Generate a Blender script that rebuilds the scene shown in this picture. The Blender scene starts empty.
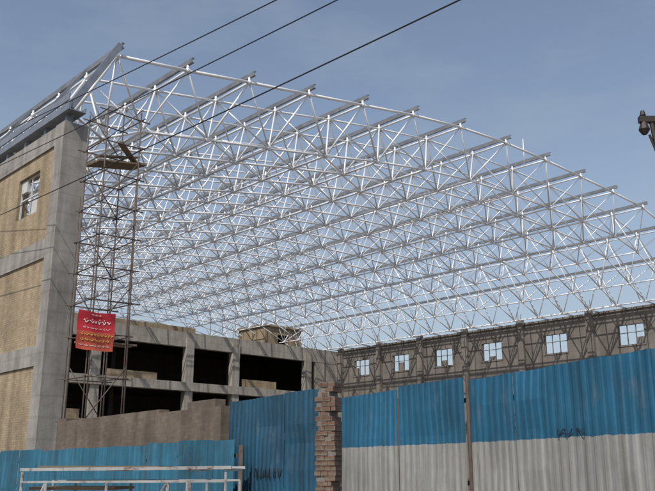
import bpy, bmesh, math, random
from mathutils import Vector, Matrix
random.seed(7)
S=bpy.context.scene
COL=S.collection
# ---------------------------------------------------------------- materials
def mat_new(name):
    m=bpy.data.materials.new(name); m.use_nodes=True
    nt=m.node_tree; b=nt.nodes['Principled BSDF']
    return m,nt,b
def N(nt,t,**kw):
    n=nt.nodes.new(t)
    for k,v in kw.items(): setattr(n,k,v)
    return n
def noise(nt,vec,scale,detail=6,rough=.6):
    n=N(nt,'ShaderNodeTexNoise'); n.inputs['Scale'].default_value=scale
    n.inputs['Detail'].default_value=detail; n.inputs['Roughness'].default_value=rough
    if vec is not None: nt.links.new(vec,n.inputs['Vector'])
    return n.outputs['Fac']
def ramp(nt,fac,stops):
    r=N(nt,'ShaderNodeValToRGB'); e=r.color_ramp.elements
    while len(e)<len(stops): e.new(.5)
    for i,(p,c) in enumerate(stops):
        e[i].position=p; e[i].color=(c[0],c[1],c[2],1)
    nt.links.new(fac,r.inputs['Fac']); return r.outputs['Color']
def mix(nt,fac,a,b,mode='MIX'):
    n=N(nt,'ShaderNodeMix',data_type='RGBA',blend_type=mode)
    def put(i,v):
        if isinstance(v,(float,int)): n.inputs[i].default_value=v
        elif isinstance(v,tuple): n.inputs[i].default_value=(v[0],v[1],v[2],1)
        else: nt.links.new(v,n.inputs[i])
    put(0,fac); put(6,a); put(7,b)
    return n.outputs[2]
def mapping(nt,vec,scale):
    n=N(nt,'ShaderNodeMapping'); n.inputs['Scale'].default_value=scale
    nt.links.new(vec,n.inputs['Vector']); return n.outputs['Vector']
def bump(nt,b,h,strength=.3,dist=.02):
    n=N(nt,'ShaderNodeBump'); n.inputs['Strength'].default_value=strength; n.inputs['Distance'].default_value=dist
    nt.links.new(h,n.inputs['Height']); nt.links.new(n.outputs['Normal'],b.inputs['Normal'])
def objc(nt): return N(nt,'ShaderNodeTexCoord').outputs['Object']
def concrete(name,c,dark=.6,scale=1.0):
    m,nt,b=mat_new(name); o=objc(nt)
    n1=noise(nt,o,1.1*scale,8,.65)
    n2=noise(nt,mapping(nt,o,(3*scale,3*scale,.25*scale)),1.0,5,.6)
    n3=noise(nt,o,28*scale,4,.7)
    c1=ramp(nt,n1,[(.3,tuple(x*dark for x in c)),(.65,c)])
    c2=mix(nt,.6,c1,ramp(nt,n2,[(.35,(.55,.53,.5)),(.6,(1.08,1.06,1.04))]),'MULTIPLY')
    c3=mix(nt,.35,c2,ramp(nt,n3,[(.3,(.6,.6,.6)),(.7,(1.2,1.2,1.2))]),'MULTIPLY')
    w=N(nt,'ShaderNodeTexWave',bands_direction='Z'); w.inputs['Scale'].default_value=.52; w.inputs['Distortion'].default_value=.3
    nt.links.new(o,w.inputs['Vector'])
    c4=mix(nt,.3,c3,ramp(nt,w.outputs['Fac'],[(0,(.6,.58,.55)),(.06,(1,1,1))]),'MULTIPLY')
    nt.links.new(c4,b.inputs['Base Color']); b.inputs['Roughness'].default_value=.9
    bump(nt,b,n3,.35,.02); return m
def brick(name,c1,c2,mortar,bw=.25,bh=.075,ms=.012,tint=.5):
    m,nt,b=mat_new(name); o=objc(nt)
    sx=N(nt,'ShaderNodeSeparateXYZ'); nt.links.new(o,sx.inputs[0])
    ad=N(nt,'ShaderNodeMath',operation='ADD'); nt.links.new(sx.outputs[0],ad.inputs[0]); nt.links.new(sx.outputs[1],ad.inputs[1])
    cb=N(nt,'ShaderNodeCombineXYZ'); nt.links.new(ad.outputs[0],cb.inputs[0]); nt.links.new(sx.outputs[2],cb.inputs[1])
    t=N(nt,'ShaderNodeTexBrick'); nt.links.new(cb.outputs[0],t.inputs['Vector'])
    t.inputs['Scale'].default_value=1; t.inputs['Brick Width'].default_value=bw; t.inputs['Row Height'].default_value=bh
    t.inputs['Mortar Size'].default_value=ms; t.inputs['Color1'].default_value=(*c1,1); t.inputs['Color2'].default_value=(*c2,1); t.inputs['Mortar'].default_value=(*mortar,1)
    t.inputs['Bias'].default_value=0
    n1=noise(nt,o,1.3,7,.65); n2=noise(nt,o,9,5,.7); n3=noise(nt,mapping(nt,o,(2,2,.25)),1,6,.6)
    c=mix(nt,tint,t.outputs['Color'],ramp(nt,n1,[(.3,(.55,.53,.5)),(.68,(1.2,1.18,1.12))]),'MULTIPLY')
    c=mix(nt,.5,c,ramp(nt,n2,[(.3,(.6,.58,.56)),(.7,(1.2,1.2,1.2))]),'MULTIPLY')
    c=mix(nt,.6,c,ramp(nt,n3,[(.38,(.55,.53,.5)),(.58,(1.05,1.05,1.05))]),'MULTIPLY')
    nt.links.new(c,b.inputs['Base Color']); b.inputs['Roughness'].default_value=.92
    bump(nt,b,t.outputs['Fac'],-.6,.01); return m
def metal(name,c,rough=.45,met=.5,var=.7,rust=0):
    m,nt,b=mat_new(name); o=objc(nt)
    n1=noise(nt,o,2.3,5,.6)
    col=ramp(nt,n1,[(.3,tuple(x*var for x in c)),(.7,c)])
    if rust>0:
        n2=noise(nt,o,6,7,.75)
        f=ramp(nt,n2,[(.62-rust*.3,(0,0,0)),(.72-rust*.2,(1,1,1))])
        col=mix(nt,f,col,(.11,.05,.028))
    nt.links.new(col,b.inputs['Base Color']); b.inputs['Roughness'].default_value=rough; b.inputs['Metallic'].default_value=met
    return m
def fence_mat(name,blue,white=None,split=1.9,dirt=.5):
    m,nt,b=mat_new(name); o=objc(nt)
    n1=noise(nt,o,.9,8,.6); n2=noise(nt,mapping(nt,o,(9,9,.5)),1.0,6,.7); n3=noise(nt,o,14,8,.75); n4=noise(nt,mapping(nt,o,(3,3,1.2)),1.7,8,.7)
    cb=ramp(nt,n1,[(.3,tuple(x*.62 for x in blue)),(.7,tuple(min(1,x*1.25) for x in blue))])
    cb=mix(nt,ramp(nt,n4,[(.56,(0,0,0)),(.72,(.35,.35,.35))]),cb,(.16,.19,.19))
    col=cb
    if white:
        cw=ramp(nt,n1,[(.3,tuple(x*.7 for x in white)),(.7,white)])
        sx=N(nt,'ShaderNodeSeparateXYZ'); nt.links.new(o,sx.inputs[0])
        a=N(nt,'ShaderNodeMath',operation='MULTIPLY_ADD'); nt.links.new(n3,a.inputs[0]); a.inputs[1].default_value=.06; nt.links.new(sx.outputs[2],a.inputs[2])
        g=N(nt,'ShaderNodeMath',operation='GREATER_THAN'); nt.links.new(a.outputs[0],g.inputs[0]); g.inputs[1].default_value=split+.03
        cw=mix(nt,ramp(nt,n4,[(.5,(0,0,0)),(.7,(.5,.5,.5))]),cw,(.2,.18,.15))
        col=mix(nt,g.outputs[0],cw,cb)
    col=mix(nt,dirt,col,ramp(nt,n2,[(.35,(.5,.47,.43)),(.62,(1.1,1.1,1.1))]),'MULTIPLY')
    rustf=ramp(nt,n3,[(.66,(0,0,0)),(.74,(.8,.8,.8))])
    col=mix(nt,rustf,col,(.13,.10,.075))
    nt.links.new(col,b.inputs['Base Color']); b.inputs['Roughness'].default_value=.6
    bump(nt,b,n1,.4,.05)
    return m
M_conc=concrete('concrete_grey',(.36,.345,.32))
M_conc2=concrete('concrete_pale',(.42,.395,.35),.7)
M_concD=concrete('concrete_weathered',(.235,.215,.195),.7,.6)
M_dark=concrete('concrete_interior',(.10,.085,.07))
M_ybrick=brick('yellow_brick',(.44,.345,.22),(.36,.275,.17),(.30,.25,.19),.22,.07,.012)
M_rbrick=brick('old_brick',(.21,.125,.09),(.16,.095,.075),(.2,.17,.14),.22,.07,.012,.7)
M_mbrick=brick('mud_brick',(.20,.16,.13),(.155,.12,.095),(.16,.135,.11),.22,.07,.012,.7)
M_tube=metal('painted_steel_tube',(.86,.87,.88),.3,.1,.93)
M_tube2=metal('painted_steel_diagonal',(.84,.85,.86),.3,.1,.9)
M_purlin=metal('primer_steel_purlin',(.24,.25,.265),.5,.2,.6)
M_gut=metal('galvanised_sheet',(.28,.31,.35),.5,.4,.7)
M_scaf=metal('rusty_scaffold_tube',(.14,.115,.10),.75,.2,.6,.4)
M_wood=metal('weathered_plank',(.20,.15,.10),.85,0,.6)
M_white=metal('white_paint',(.62,.62,.60),.6,0,.7,.1)
M_frame=metal('worn_white_paint',(.40,.41,.41),.6,0,.6,.35)
M_wire=metal('black_cable',(.02,.02,.022),.6,0)
M_blk=metal('black_spray_paint',(.02,.025,.035),.8,0)
M_red=metal('banner_red',(.48,.02,.035),.75,0,.85)
M_org=metal('banner_orange',(.52,.09,.05),.75,0,.85)
M_wtxt=metal('banner_white_ink',(.8,.76,.72),.7,0,.95)
M_ylw=metal('banner_yellow_ink',(.75,.5,.12),.7,0,.95)
M_pole=concrete('utility_pole_concrete',(.20,.17,.15))
M_lamp=metal('lamp_housing',(.045,.035,.03),.6,.2)
M_fbL=fence_mat('blue_fence_paint_old',(.022,.135,.22),None,dirt=.8)
M_fbM=fence_mat('blue_fence_paint_deep',(.008,.075,.14),None,dirt=.8)
M_fbR=fence_mat('blue_white_fence_paint',(.010,.11,.205),(.33,.335,.32),1.9,dirt=.7)
# ---------------------------------------------------------------- mesh helpers
def empty(name,loc=(0,0,0),rz=0):
    e=bpy.data.objects.new(name,None); COL.objects.link(e); e.location=loc; e.rotation_euler=(0,0,rz); e.empty_display_size=.3
    return e
class MB:
    def __init__(s): s.v=[];s.f=[]
    def box(s,a,b):
        x0,y0,z0=[min(a[i],b[i]) for i in range(3)]; x1,y1,z1=[max(a[i],b[i]) for i in range(3)]
        k=len(s.v)
        s.v+=[(x0,y0,z0),(x1,y0,z0),(x1,y1,z0),(x0,y1,z0),(x0,y0,z1),(x1,y0,z1),(x1,y1,z1),(x0,y1,z1)]
        s.f+=[tuple(k+i for i in q) for q in [(0,3,2,1),(4,5,6,7),(0,1,5,4),(1,2,6,5),(2,3,7,6),(3,0,4,7)]]
    def beam(s,p,q,w,h,up=Vector((0,0,1))):
        p=Vector(p);q=Vector(q);d=(q-p).normalized()
        x=d.cross(up)
        if x.length<1e-4: x=Vector((1,0,0))
        x.normalize(); z=x.cross(d).normalized(); k=len(s.v)
        for c in (p,q):
            for a,b in((-1,-1),(1,-1),(1,1),(-1,1)): s.v.append(tuple(c+x*a*w/2+z*b*h/2))
        s.f+=[tuple(k+i for i in t) for t in [(0,1,2,3),(7,6,5,4),(0,4,5,1),(1,5,6,2),(2,6,7,3),(3,7,4,0)]]
    def tube(s,p,q,r,n=6,r2=None):
        p=Vector(p);q=Vector(q);d=(q-p)
        if d.length<1e-5: return
        d.normalize(); r2=r if r2 is None else r2
        up=Vector((0,0,1)) if abs(d.z)<.95 else Vector((1,0,0))
        x=d.cross(up).normalized(); y=x.cross(d); k=len(s.v)
        for c,rr in((p,r),(q,r2)):
            for i in range(n):
                a=2*math.pi*i/n; s.v.append(tuple(c+(x*math.cos(a)+y*math.sin(a))*rr))
        for i in range(n):
            j=(i+1)%n; s.f.append((k+i,k+j,k+n+j,k+n+i))
        s.f.append(tuple(k+i for i in range(n))[::-1]); s.f.append(tuple(k+n+i for i in range(n)))
    def ball(s,c,r):
        k=len(s.v); rings=[(-1,0),(-.5,.87),(.5,.87),(1,0)]
        s.v.append((c[0],c[1],c[2]-r))
        for z,rr in rings[1:3]:
            for i in range(7):
                a=i*2*math.pi/7; s.v.append((c[0]+rr*r*math.cos(a),c[1]+rr*r*math.sin(a),c[2]+z*r))
        s.v.append((c[0],c[1],c[2]+r))
        for i in range(7):
            j=(i+1)%7
            s.f+=[(k,k+1+j,k+1+i),(k+1+i,k+1+j,k+8+j,k+8+i),(k+8+i,k+8+j,k+15)]
    def obj(s,name,mat,parent=None,smooth=False):
        me=bpy.data.meshes.new(name); me.from_pydata(s.v,[],s.f); me.update()
        bm=bmesh.new(); bm.from_mesh(me); bmesh.ops.recalc_face_normals(bm,faces=bm.faces); bm.to_mesh(me); bm.free()
        me.materials.append(mat)
        if smooth:
            for p in me.polygons: p.use_smooth=True
        o=bpy.data.objects.new(name,me); COL.objects.link(o)
        if parent: o.parent=parent
        return o
ANG=math.radians(43); CX,CY=-8.09,23.36; W=46.0; L=35.7; LR=50.0
def H(name): return empty(name,(CX,CY,0),ANG)
# ---------------------------------------------------------------- ground
g=MB(); R=3000
g.v=[(-R,-R,0),(R,-R,0),(R,R,0),(-R,R,0)]; g.f=[(0,1,2,3)]
m,nt,b=mat_new('dusty_ground'); o=objc(nt)
c=ramp(nt,noise(nt,o,.4,8,.7),[(.3,(.17,.14,.11)),(.7,(.27,.23,.185))])
c=mix(nt,.5,c,ramp(nt,noise(nt,o,9,6,.7),[(.3,(.6,.6,.6)),(.7,(1.2,1.2,1.2))]),'MULTIPLY')
nt.links.new(c,b.inputs['Base Color']); b.inputs['Roughness'].default_value=.95
g.obj('ground',m)
# ---------------------------------------------------------------- hall: masonry
hall=H('brick_sports_hall')
mc=MB()
mc.box((0,0,0),(.78,.6,12.0))                       # corner column
cols=[5.0,10.9,16.9,22.9,28.9,35.1,42,49]
for y in cols: mc.box((0,y,0),(.55,y+.55,11.98))
mb=MB()
prev=.6
for i,y in enumerate(cols):
    for z0,z1 in((1.2,1.75),(4.5,5.1),(7.75,8.35),(11.35,11.97)):
        mc.box((.012,prev,z0),(.5,y,z1))
    for z0,z1 in((0,1.2),(1.75,4.5),(5.1,7.75)):
        mb.box((.07,prev,z0),(.42,y,z1))
    w0=prev+1.05; w1=w0+1.6; a,bz=9.45,10.85
    mb.box((.07,prev,8.35),(.42,w0,11.35)); mb.box((.07,w1,8.35),(.42,y,11.35))
    mb.box((.07,w0,8.35),(.42,w1,a)); mb.box((.07,w0,bz),(.42,w1,11.35))
    prev=y+.55
mc.obj('concrete_frame',M_conc,hall); mb.obj('brick_infill',M_ybrick,hall)
wf=MB(); prev=.6
for y in cols:
    w0=prev+1.05; w1=w0+1.6; a,bz=9.45,10.85
    for yy in(w0+.03,(w0+w1)/2,w1-.03): wf.beam((.2,yy,a),(.2,yy,bz),.05,.05)
    for zz in(a+.03,(a+bz)/2,bz-.03): wf.beam((.2,w0,zz),(.2,w1,zz),.045,.045)
    wf.box((.15,w0+.1,a+.04),(.25,w0+.6,a+.5)); wf.box((.15,w1-.5,bz-.45),(.25,w1-.06,bz-.06))
    prev=y+.55
wf.obj('window_frames',M_white,hall)
# far eave wall with windows
rw=MB(); pil=MB(); T=12.8
wc=[3,8,13,18.1,24.1,30.3]; prev=0
a0,a1=10.3,11.75
for q in wc:
    y=L-q
    rw.box((W,y+1.0,0),(W+.35,L-prev,T)); rw.box((W,y-1.0,0),(W+.35,y+1.0,a0)); rw.box((W,y-1.0,a1),(W+.35,y+1.0,T)); prev=q+1.0
rw.box((W,0,0),(W+.35,L-prev,T)); rw.box((W,L,0),(W+.35,LR,T))
rw.obj('far_eave_wall',M_concD,hall)
rb=MB()
for q in(.3,5.5,10.5,15.5,21.1,27.2,33.6,35.4):
    y=L-q; h=T+random.uniform(.2,.5); pil.box((W-.3,y-.28,0),(W-.003,y+.28,h))
    for k in range(4): rb.tube((W-.25+.1*(k%2),y-.2+.13*k,h),(W-.25+.1*(k%2)+random.uniform(-.04,.04),y-.2+.13*k,h+random.uniform(.3,.8)),.014,4)
pil.box((W-.12,0,T+.003),(W+.4,L,T+.16))
pil.obj('far_eave_pilasters',M_concD,hall)
sl=MB(); 
for q in wc:
    y=L-q
    sl.box((W-.05,y-1.1,a0-.12),(W-.003,y+1.1,a0-.003)); 
    for k in(-.98,-.33,.33,.98): sl.beam((W+.15,y+k,a0),(W+.15,y+k,a1),.06,.06)
    sl.beam((W+.15,y-1,(a0+a1)/2+.15),(W+.15,y+1,(a0+a1)/2+.15),.05,.05)
    if random.random()<.7:
        yy=y+random.choice([-.95,-.3,.35]); sl.box((W+.12,yy,a0+.02),(W+.18,yy+.6,a0+random.uniform(.3,.8)))
sl.obj('far_eave_window_frames',M_concD,hall)
# back concrete block (stands building)
bk=MB(); T2=12.8
S0=6
bk.box((S0,L,T2-1.25),(W-.3,L+.5,T2)); bk.box((S0,L-.25,7.9),(W-3,L+.5,8.6)); bk.box((S0,L-.2,4.2),(W-3,L+.5,4.8))
for s in(11.5,20,28.5,33.3,41.8):
    bk.box((s-.38,L-.12,0),(s+.38,L+.45,T2-.5))
    for k in range(5): rb.tube((s-.3+.15*k,L+.1+.2*(k%2),T2),(s-.3+.15*k+random.uniform(-.06,.06),L+.1+.2*(k%2),T2+random.uniform(.4,1.0)),.014,4)
bk.box((W-3.2,L+.02,0),(W-.3,L+.45,T2-1.25))
bk.obj('stand_block_frame',M_conc2,hall)
rb.obj('starter_bars',M_scaf,hall)
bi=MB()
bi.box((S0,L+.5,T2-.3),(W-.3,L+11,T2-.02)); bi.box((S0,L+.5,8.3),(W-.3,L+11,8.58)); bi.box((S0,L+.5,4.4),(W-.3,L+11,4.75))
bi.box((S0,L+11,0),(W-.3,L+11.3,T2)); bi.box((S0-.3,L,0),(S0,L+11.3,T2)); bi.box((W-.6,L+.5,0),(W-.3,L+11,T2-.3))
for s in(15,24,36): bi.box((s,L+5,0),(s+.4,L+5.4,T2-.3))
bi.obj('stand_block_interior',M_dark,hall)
ib=MB(); ib.box((34.2,L+.05,8.6),(38,L+.3,9.3)); ib.box((21,L+.05,8.6),(25.5,L+.3,9.2)); ib.box((12,L+.05,4.8),(19,L+.3,6.0)); ib.box((29,L+.05,4.8),(33,L+.3,6.2))
ib.box((9,L+1.5,T2),(30,L+1.7,T2+.7))
ib.obj('stand_block_low_brick',M_ybrick,hall)
pr=MB(); x0,x1=40.5,45.3; y0,y1=L+5,L+9; z0,z1=T2,T2+2.6
pr.box((x0,y0,z0),(x0+1.7,y0+.25,z1)); pr.box((x0+3.1,y0,z0),(x1,y0+.25,z1)); pr.box((x0+1.7,y0,z0),(x0+3.1,y0+.25,z0+1)); pr.box((x0+1.7,y0,z1-.7),(x0+3.1,y0+.25,z1))
pr.box((x0,y0+.25,z0),(x0+.25,y1,z1)); pr.box((x1-.25,y0+.25,z0),(x1,y1,z1)); pr.box((x0,y1,z0),(x1,y1+.25,z1)); pr.box((x0-.2,y0-.2,z1),(x1+.2,y1+.4,z1+.2))
pr.obj('roof_stair_room',M_ybrick,hall)
# ---------------------------------------------------------------- space frame roof
roof=H('space_frame_roof')
prof=[(0.3,12.35),(1.65,14.85),(4.39,15.3),(7.15,15.75),(10.2,16.25),(13.3,16.8),(16.6,17.33),(20.1,17.78),(23.9,18.0),(27.6,18.05),(31.3,18.02),(35.0,17.93),(38.8,17.75),(42.0,17.0),(44.4,15.5),(46.1,13.3)]
nb=23; dy=(LR-.3)/nb
top=[[Vector((s+random.uniform(-.02,.02),.15+j*dy,z+random.uniform(-.02,.02))) for j in range(nb+1)] for s,z in prof]
D=2.1
bot=[]
for i in range(len(prof)-1):
    a=Vector((prof[i][0],0,prof[i][1])); b2=Vector((prof[i+1][0],0,prof[i+1][1])); d=(b2-a).normalized(); n=Vector((d.z,0,-d.x))
    mid=(a+b2)/2+n*D
    if i==0: mid=Vector((1.9,0,12.3))
    if i==len(prof)-2: mid=Vector((44.6,0,12.95))
    if i==len(prof)-3: mid=Vector((42.5,0,13.9))
    if i==len(prof)-4: mid=Vector((39.6,0,15.2))
    bot.append([Vector((mid.x,.15+(j+.5)*dy,mid.z+random.uniform(-.02,.02))) for j in range(nb)])
tc=MB(); dg=MB(); nd=MB(); pl=MB(); st=MB()
for i in range(len(prof)):
    for j in range(nb+1):
        if j<nb: tc.tube(top[i][j],top[i][j+1],.048)
        if i<len(prof)-1: tc.tube(top[i][j],top[i+1][j],.06 if j==0 else .045)
        nd.ball(top[i][j],.11)
        if 0<i<len(prof)-1: st.tube(top[i][j],top[i][j]+Vector((0,0,.2)),.05)
for i in range(len(bot)):
    for j in range(nb):
        if j<nb-1: tc.tube(bot[i][j],bot[i][j+1],.048)
        if i<len(bot)-1: tc.tube(bot[i][j],bot[i+1][j],.048)
        nd.ball(bot[i][j],.11)
        for a,b2 in((0,0),(1,0),(0,1),(1,1)):
            dg.tube(bot[i][j],top[i+a][j+b2],random.choice([.033,.038,.044]))
for i in range(1,len(prof)-1):
    s,z=prof[i]; y0=-.15; y1=LR+.3; zt=z+.2
    pl.box((s-.012,y0,zt),(s+.012,y1,zt+.19)); pl.box((s+.012,y0,zt+.17),(s+.09,y1,zt+.19)); pl.box((s+.012,y0,zt),(s+.09,y1,zt+.02))
pl.obj('purlins',M_purlin,roof)
tc.obj('chords',M_tube,roof,True); dg.obj('web_diagonals',M_tube2,roof,True); nd.obj('ball_nodes',M_tube2,roof,True); st.obj('purlin_stools',M_tube,roof,True)
ge=MB()
ge.box((-.05,-.3,12.28),(.02,LR,12.52)); ge.box((.02,-.3,12.28),(.5,LR,12.31)); ge.box((.5,-.3,12.28),(.53,LR,12.45))
ge.box((-.03,-.2,12.62),(.02,LR,12.85))
for k in range(33):
    y=.1+k*1.5; ge.box((.1,y,12.0),(.3,y+.15,12.28))
ge.beam((0.1,-.1,12.45),(1.62,-.1,15.15),.08,.22,Vector((1,0,0)))
for k in range(1,nb,2): ge.beam((.05,.15+k*dy,12.7),(1.6,.15+k*dy,15.1),.05,.09)
ge.obj('eave_gutter',M_gut,roof)
gp=MB()
for j in range(nb):
    gp.tube((45.9,.15+(j+.5)*dy,12.95),bot[-1][j],.05); gp.tube((.35,.15+(j+.5)*dy,12.0),bot[0][j],.05)
for i in range(2,len(bot)-1,2):
    p=bot[i][nb-1]; gp.tube((p.x,p.y,0),p,.09,8)
gp.tube((27.6,1.5,18.2),(27.62,1.5,19.7),.03)
gp.obj('bearing_struts',M_tube,roof,True)
# ---------------------------------------------------------------- scaffold
sc=H('scaffold_tower'); t=MB()
X0,X1,Y0,Y1=.45,1.6,-1.9,-.7
for x in(X0,X1):
    for y in(Y0,Y1):
        t.tube((x,y,0),(x+random.uniform(-.05,.05),y,12.2+random.uniform(-.4,.5)),.022)
        t.tube((x-.08,y+.02,0),(x-.06,y+.02,random.uniform(7,10.5)),.018)
z=.6;k=0
while z<12.2:
    for a,b2 in(((X0,Y0),(X1,Y0)),((X1,Y0),(X1,Y1)),((X1,Y1),(X0,Y1)),((X0,Y1),(X0,Y0))):
        e=random.uniform(.1,.3); d=Vector((b2[0]-a[0],b2[1]-a[1],0)).normalized()*e
        t.tube(Vector((a[0],a[1],z))-d,Vector((b2[0],b2[1],z+random.uniform(-.06,.06)))+d,.019)
    if k%2==0:
        t.tube((X0,Y0,z),(X1,Y0,min(z+1.5,12.2)),.016); t.tube((X1,Y1,z),(X0,Y1,min(z+1.5,12.2)),.016)
    z+=.95 if z>5 else 1.15; k+=1
t.obj('tubes',M_scaf,sc,True)
p=MB()
for q in range(3): p.beam((X0-.15,Y0+.15+q*.3,10.25+.02*q),(X1+.25,Y0+.15+q*.3,10.5+.03*q),.24,.05)
for q in range(2): p.beam((X0-.2,Y0+.15+q*.3,5.0),(X1+.3,Y0+.15+q*.3,5.02),.22,.05)
p.beam((X0-.1,Y0+.3,10.45),(X1+.4,Y0+.9,11.0),.2,.05); p.beam((X0+.5,Y0+.1,11.0),(X1+.2,Y0+.6,10.65),.18,.05)
p.obj('planks',M_wood,sc)
# banner
bn=H('red_banner'); nx=14;nz=10; bx0,bx1,bz0,bz1=-.02,1.08,4.75,5.8
def bpt(u,w,off=0): 
    return (bx0+(bx1-bx0)*u, -2.0-off+.03*math.sin(u*9+w*3)+.015*math.sin(w*11), bz0+(bz1-bz0)*w-.03*math.sin(u*3.14))
for pn,w0,w1,mm in(('upper',.48,1,M_red),('lower',0,.48,M_org)):
    q=MB()
    for i in range(nx+1):
        for j in range(nz+1): q.v.append(bpt(i/nx,w0+(w1-w0)*j/nz))
    for i in range(nx):
        for j in range(nz): k=i*(nz+1)+j; q.f.append((k,k+nz+1,k+nz+2,k+1))
    q.obj(pn+'_cloth',mm,bn,True)
def strokes(mb,u0,u1,w,amp,th,seed):
    r=random.Random(seed); u=u0
    while u<u1:
        l=r.uniform(.04,.13); pts=[(u+l*k/5,w+amp*math.sin(k*1.3+r.uniform(0,2))*r.uniform(.3,1)) for k in range(6)]
        for a,b2 in zip(pts,pts[1:]): mb.beam(bpt(a[0],a[1],.012),bpt(b2[0],b2[1],.012),.006,th,Vector((0,0,1)))
        if r.random()<.6: mb.beam(bpt(u+l/2,w+amp*1.3,.012),bpt(u+l/2+.02,w+amp*1.3,.012),.006,th)
        u+=l+r.uniform(.015,.04)
q=MB()
strokes(q,.35,.65,.92,.012,.01,1); strokes(q,.15,.85,.74,.05,.018,2); strokes(q,.15,.85,.57,.02,.01,3); strokes(q,.08,.9,.12,.02,.01,6)
q.obj('white_lettering',M_wtxt,bn)
q=MB(); strokes(q,.1,.92,.4,.035,.013,4); strokes(q,.1,.9,.26,.03,.013,5); q.obj('yellow_lettering',M_ylw,bn)
# ---------------------------------------------------------------- fences
def fence(name,pts,h,mat,jit=.03,pitch=.19,amp=.022,sheet=.95,z0=0.0):
    root=empty(name); pn=0
    for (ax,ay),(bx,by) in zip(pts,pts[1:]):
        a=Vector((ax,ay,0)); b2=Vector((bx,by,0)); tot=(b2-a).length; d=(b2-a)/tot; n=Vector((d.y,-d.x,0))
        if n.y>0: n=-n
        q=MB(); x=0
        while x<tot-.01:
            x1=min(x+sheet,tot); hh=h+random.uniform(-jit,jit); tilt=random.uniform(-jit,jit)*.5; off=random.uniform(0,.02)
            ns=int((x1-x)/pitch*8)+1; k=len(q.v); zz=[z0,.7,1.2,1.6,2.0,2.3]; zz=[v for v in zz if v<hh-.2]+[None]
            nzr=len(zz)
            dent=[random.uniform(-.025,.025) for _ in zz]
            for i in range(ns+1):
                xx=x+(x1-x)*i/ns; ph=(xx%pitch)/pitch
                w=max(-1,min(1,2.2*math.sin(2*math.pi*ph)))*amp
                for jz,z in enumerate(zz):
                    zv=hh+tilt*(i/ns-.5)*2 if z is None else z
                    pnt=a+d*xx+n*(w+off+dent[jz]*math.sin(math.pi*i/ns)); q.v.append((pnt.x,pnt.y,zv))
            for i in range(ns):
                for jz in range(nzr-1): kk=k+i*nzr+jz; q.f.append((kk,kk+nzr,kk+nzr+1,kk+1))
            x=x1
        q.obj('corrugated_sheets_%d'%pn,mat,root)
        f=MB(); c=a-n*.09; e=b2-n*.09
        for zz in(.5,h*.55,h-.25): f.beam(c+Vector((0,0,zz)),e+Vector((0,0,zz)),.05,.05)
        k=int(tot/2.4)+1
        for i in range(k+1):
            pp=c+(e-c)*i/k-n*.06; f.beam(pp,pp+Vector((0,0,h-.08)),.07,.07,Vector((1,0,0)))
        f.obj('posts_and_rails_%d'%pn,M_scaf,root); pn+=1
    return root
fence('corrugated_metal_fence',[(-13.5,25.6),(-7.7,20.0),(-3.4,15.85)],2.02,M_fbL,.02,.15,.014)
fence('corrugated_metal_fence',[(-3.35,15.75),(-1.55,14.05)],2.08,M_fbL,.02,.15,.014)
fence('corrugated_metal_fence',[(-1.77,15.2),(-.14,12.78)],2.8,M_fbM,.012,.14,.014)
fence('corrugated_metal_gate',[(.22,12.1),(.92,10.87)],2.62,M_fbR,.012,.12,.008,1.5)
fence('corrugated_metal_gate',[(.93,10.84),(1.60,9.7)],2.64,M_fbR,.012,.12,.008,1.5)
fence('corrugated_metal_fence',[(1.66,9.62),(2.22,8.32)],2.60,M_fbR,.01,.12,.007,.85)
fence('corrugated_metal_fence',[(2.22,8.30),(2.78,7.02),(3.7,4.9)],2.60,M_fbR,.01,.12,.007,.85)
gpst=MB(); gpst.tube((1.63,9.63,0),(1.63,9.63,2.68),.026,8); gpst.tube((.925,10.86,0),(.925,10.86,2.5),.015,8); gpst.obj('gate_post',M_scaf,None)
def wallobj(name,a,b2,h,th,mat,cop=None):
    a=Vector(a); b2=Vector(b2); d=b2-a
    e=empty(name,(a.x,a.y,0),math.atan2(d.y,d.x)); q=MB(); x=0; Ln=d.length
    while x<Ln:
        x1=min(Ln,x+random.uniform(.3,.9)); q.box((x,-th/2,0),(x1,th/2,h+random.choice([0,0,0,.07,-.07,.0]))); x=x1
    q.obj('brickwork',mat,e); return e
wallobj('boundary_brick_wall',(-6.95,21.9),(-1.85,15.28),2.8,.22,M_mbrick)
def pillar(name,cx,cy,rz,w,d,h,seed):
    r=random.Random(seed); e=empty(name,(cx,cy,0),rz); q=MB(); mo=MB(); z=0; k=0; bl=.105
    while z<h:
        nn=int(round(w/bl)); o=0 if k%2 else bl/2
        edges=[-w/2]+[ -w/2+o+bl*i for i in range(1,nn)]+[w/2]
        e0=r.choice([0,0,.015,r.uniform(0,.09)]); e1=r.choice([0,0,.015,r.uniform(0,.09)])
        if z>h-.2: e0+=r.uniform(0,.1); e1+=r.uniform(0,.08)
        edges[0]+=e0; edges[-1]-=e1
        for a,b2 in zip(edges,edges[1:]):
            if b2-a>.02 and r.random()>.04:
                o1=r.uniform(0,.03); q.box((a+.003,-d/2+o1,z+r.uniform(0,.004)),(b2-.003,d/2-r.uniform(0,.01),z+.064))
        mo.box((-w/2+e0+.02,-d/2+.028,z-.002 if z>0 else 0),(w/2-e1-.02,d/2-.025,z+.07)); z+=.072; k+=1
    q.obj('bricks',M_rbrick,e); mo.obj('mortar',M_concD,e)
pillar('brick_pillar',.03,12.62,math.radians(-25),.34,.34,2.82,3)
pillar('brick_pillar',3.0,6.9,math.radians(-10),.4,.4,2.5,5)
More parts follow.
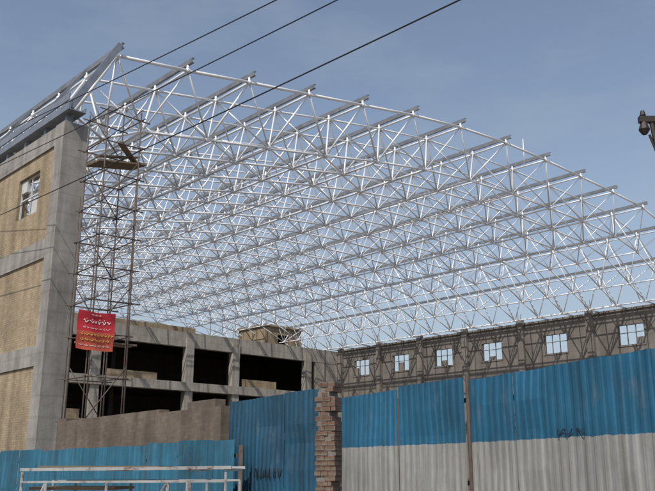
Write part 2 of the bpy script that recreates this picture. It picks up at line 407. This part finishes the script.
def graffiti(x0,y0,x1,y1,zc,u0,u1,seed,th,amp):
    sm=empty('graffiti',(x0,y0,0),math.atan2(y1-y0,x1-x0)); q=MB(); r=random.Random(seed); x=u0
    while x<u1:
        ph=r.uniform(0,6); fr=r.uniform(.9,1.6); l=r.uniform(.07,.14)
        pts=[(x+l*(k/7)+.02*math.cos(k*fr),zc+amp*math.sin(k*fr+ph)) for k in range(8)]
        for a,b2 in zip(pts,pts[1:]): q.beam((a[0],-.035,a[1]),(b2[0],-.035,b2[1]),.004,th)
        x+=l+r.uniform(.0,.05)
    q.obj('letters',M_blk,sm)
graffiti(2.22,8.30,2.78,7.02,1.95,.1,.5,4,.012,.03)
graffiti(-1.77,15.2,-.14,12.78,1.55,1.0,1.9,9,.02,.08)
# ---------------------------------------------------------------- stall frame
sf=empty('metal_stall_frame',(-1.85,8.1,0),math.radians(-4)); q=MB(); w=.95
for x in(-w,-.72,-.15,.42,.62,w):
    q.tube((x,-.3,0),(x,-.3,1.58 if abs(x)>.9 else 1.5),.014); q.tube((x,.45,0),(x,.45,1.5),.014)
for y in(-.3,.45):
    q.beam((-w-.02,y,1.6),(w+.05,y,1.62),.035,.028); q.beam((-w,y,1.49),(w,y,1.5),.025,.02)
for x in(-w,-.15,.62,w): q.beam((x,-.3,1.6),(x,.45,1.6),.03,.025)
q.tube((-.72,-.3,1.5),(-w,-.3,.9),.012); q.tube((.42,-.3,1.5),(.05,-.3,.9),.012)
q.beam((-w,-.3,.6),(w,-.3,.6),.03,.03)
q.obj('pipe_frame',M_frame,sf); 
q=MB(); q.box((-.9,-.25,1.42),(-.1,.4,1.445)); q.box((-.85,-.2,1.617),(.3,.35,1.635)); q.box((.0,-.25,.9),(.9,.4,.93)); q.obj('shelf_boards',M_wood,sf)
# ---------------------------------------------------------------- utility poles & cables
def upole(name,x,y,h,lamp=False,rz=0):
    e=empty(name,(x,y,0),rz); q=MB(); q.tube((0,0,0),(0,0,h),.16,12,.10); q.obj('shaft',M_pole,e,True)
    q=MB(); q.beam((-.75,0,h-.45),(.75,0,h-.45),.09,.1); q.beam((-.45,0,h-.5),(0,0,h-1.0),.04,.04); q.beam((.5,0,h-.45),(0,0,h-1.0),.04,.04)
    for k in(-.68,-.25,.68):
        q.tube((k,0,h-.5),(k,0,h-.62),.05,8,.09); q.tube((k,0,h-.62),(k,0,h-.7),.09,8,.04)
        q.tube((k,0,h-.38),(k,0,h-.3),.05,8,.03)
    if lamp:
        q.tube((-.6,.02,h-.7),(-.5,.02,h-1.05),.02); q.tube((-.5,.02,h-1.05),(-.42,.0,h-1.3),.03); q.beam((-.42,0,h-1.25),(0,0,h-1.4),.035,.035)
        q.tube((-.56,0,h-.45),(-.5,0,h-.9),.035,6,.05); q.tube((-.66,0,h-.42),(-.3,.02,h-.72),.03)
    q.obj('crossarm_and_fittings',M_lamp,e); return e
upole('utility_pole',5.68,12.0,7.4,True)
upole('utility_pole',-19.8,34.2,10.4,False,math.radians(40))
upole('utility_pole',9.5,2.2,8.6,False,math.radians(40))
def cable(name,p,q,ext0,ext1,sag,r):
    p=Vector(p);q=Vector(q);d=q-p; a=p-d*ext0; b2=q+d*ext1; n=40; m=MB(); pts=[]
    for i in range(n+1):
        t=i/n; pt=a.lerp(b2,t); pt.z-=sag*4*t*(1-t)-sag*.8; pts.append(pt)
    for u,v in zip(pts,pts[1:]): m.tube(u,v,r,6)
    m.obj(name,M_wire)
cable('overhead_cable',(-9.6,22.3,11.1),(-1.0,12.4,9.3),1.2,1.2,.25,.011)
cable('overhead_cable',(-9.6,22.5,10.2),(.17,11.5,8.8),1.1,.9,.25,.011)
cable('overhead_cable',(-9.6,22.9,8.8),(1.9,10.6,8.2),.9,.7,.25,.013)
# ---------------------------------------------------------------- light & sky
az=math.radians(-158); el=math.radians(48)
sd=Vector((math.sin(az)*math.cos(el),math.cos(az)*math.cos(el),math.sin(el)))
sun=bpy.data.lights.new('sun','SUN'); sun.energy=3.4; sun.angle=math.radians(.5); sun.color=(1,.94,.86)
so=bpy.data.objects.new('sun',sun); COL.objects.link(so); so.rotation_euler=sd.to_track_quat('Z','Y').to_euler(); so.location=(0,0,60)
w=bpy.data.worlds.new('World'); S.world=w; w.use_nodes=True; nt=w.node_tree
sky=nt.nodes.new('ShaderNodeTexSky'); sky.sky_type='NISHITA'; sky.sun_disc=False; sky.sun_elevation=el; sky.sun_rotation=az
sky.altitude=1200; sky.air_density=1.15; sky.dust_density=3.5; sky.ozone_density=1.5
# atmospheric haze thickening toward the horizon plus thin high cloud
geo=nt.nodes.new('ShaderNodeTexCoord'); sx=nt.nodes.new('ShaderNodeSeparateXYZ'); nt.links.new(geo.outputs['Generated'],sx.inputs[0])
hz=ramp(nt,sx.outputs[2],[(0.0,(.75,.75,.75)),(.22,(.42,.42,.42)),(.42,(.17,.17,.17)),(.7,(.05,.05,.05))])
cl=noise(nt,mapping(nt,geo.outputs['Generated'],(2.2,2.2,7)),1.6,8,.6)
clf=ramp(nt,cl,[(.48,(0,0,0)),(.8,(.3,.3,.3))])
fac=mix(nt,1.0,hz,clf,'ADD')
hs=nt.nodes.new('ShaderNodeHueSaturation'); hs.inputs['Saturation'].default_value=.92; nt.links.new(sky.outputs[0],hs.inputs['Color'])
col=mix(nt,fac,hs.outputs[0],(3.3,3.75,4.15))
bg=nt.nodes['Background']; nt.links.new(col,bg.inputs['Color']); bg.inputs['Strength'].default_value=.13
# ---------------------------------------------------------------- camera
cam=bpy.data.cameras.new('camera'); cam.sensor_width=36; cam.lens=45.07; cam.clip_end=8000; cam.clip_start=.05
co=bpy.data.objects.new('camera',cam); COL.objects.link(co); co.location=(0,0,1.6); co.rotation_euler=(math.radians(90+15.3),0,0)
S.camera=co
S.view_settings.view_transform='Standard'; S.view_settings.look='None'; S.view_settings.exposure=0
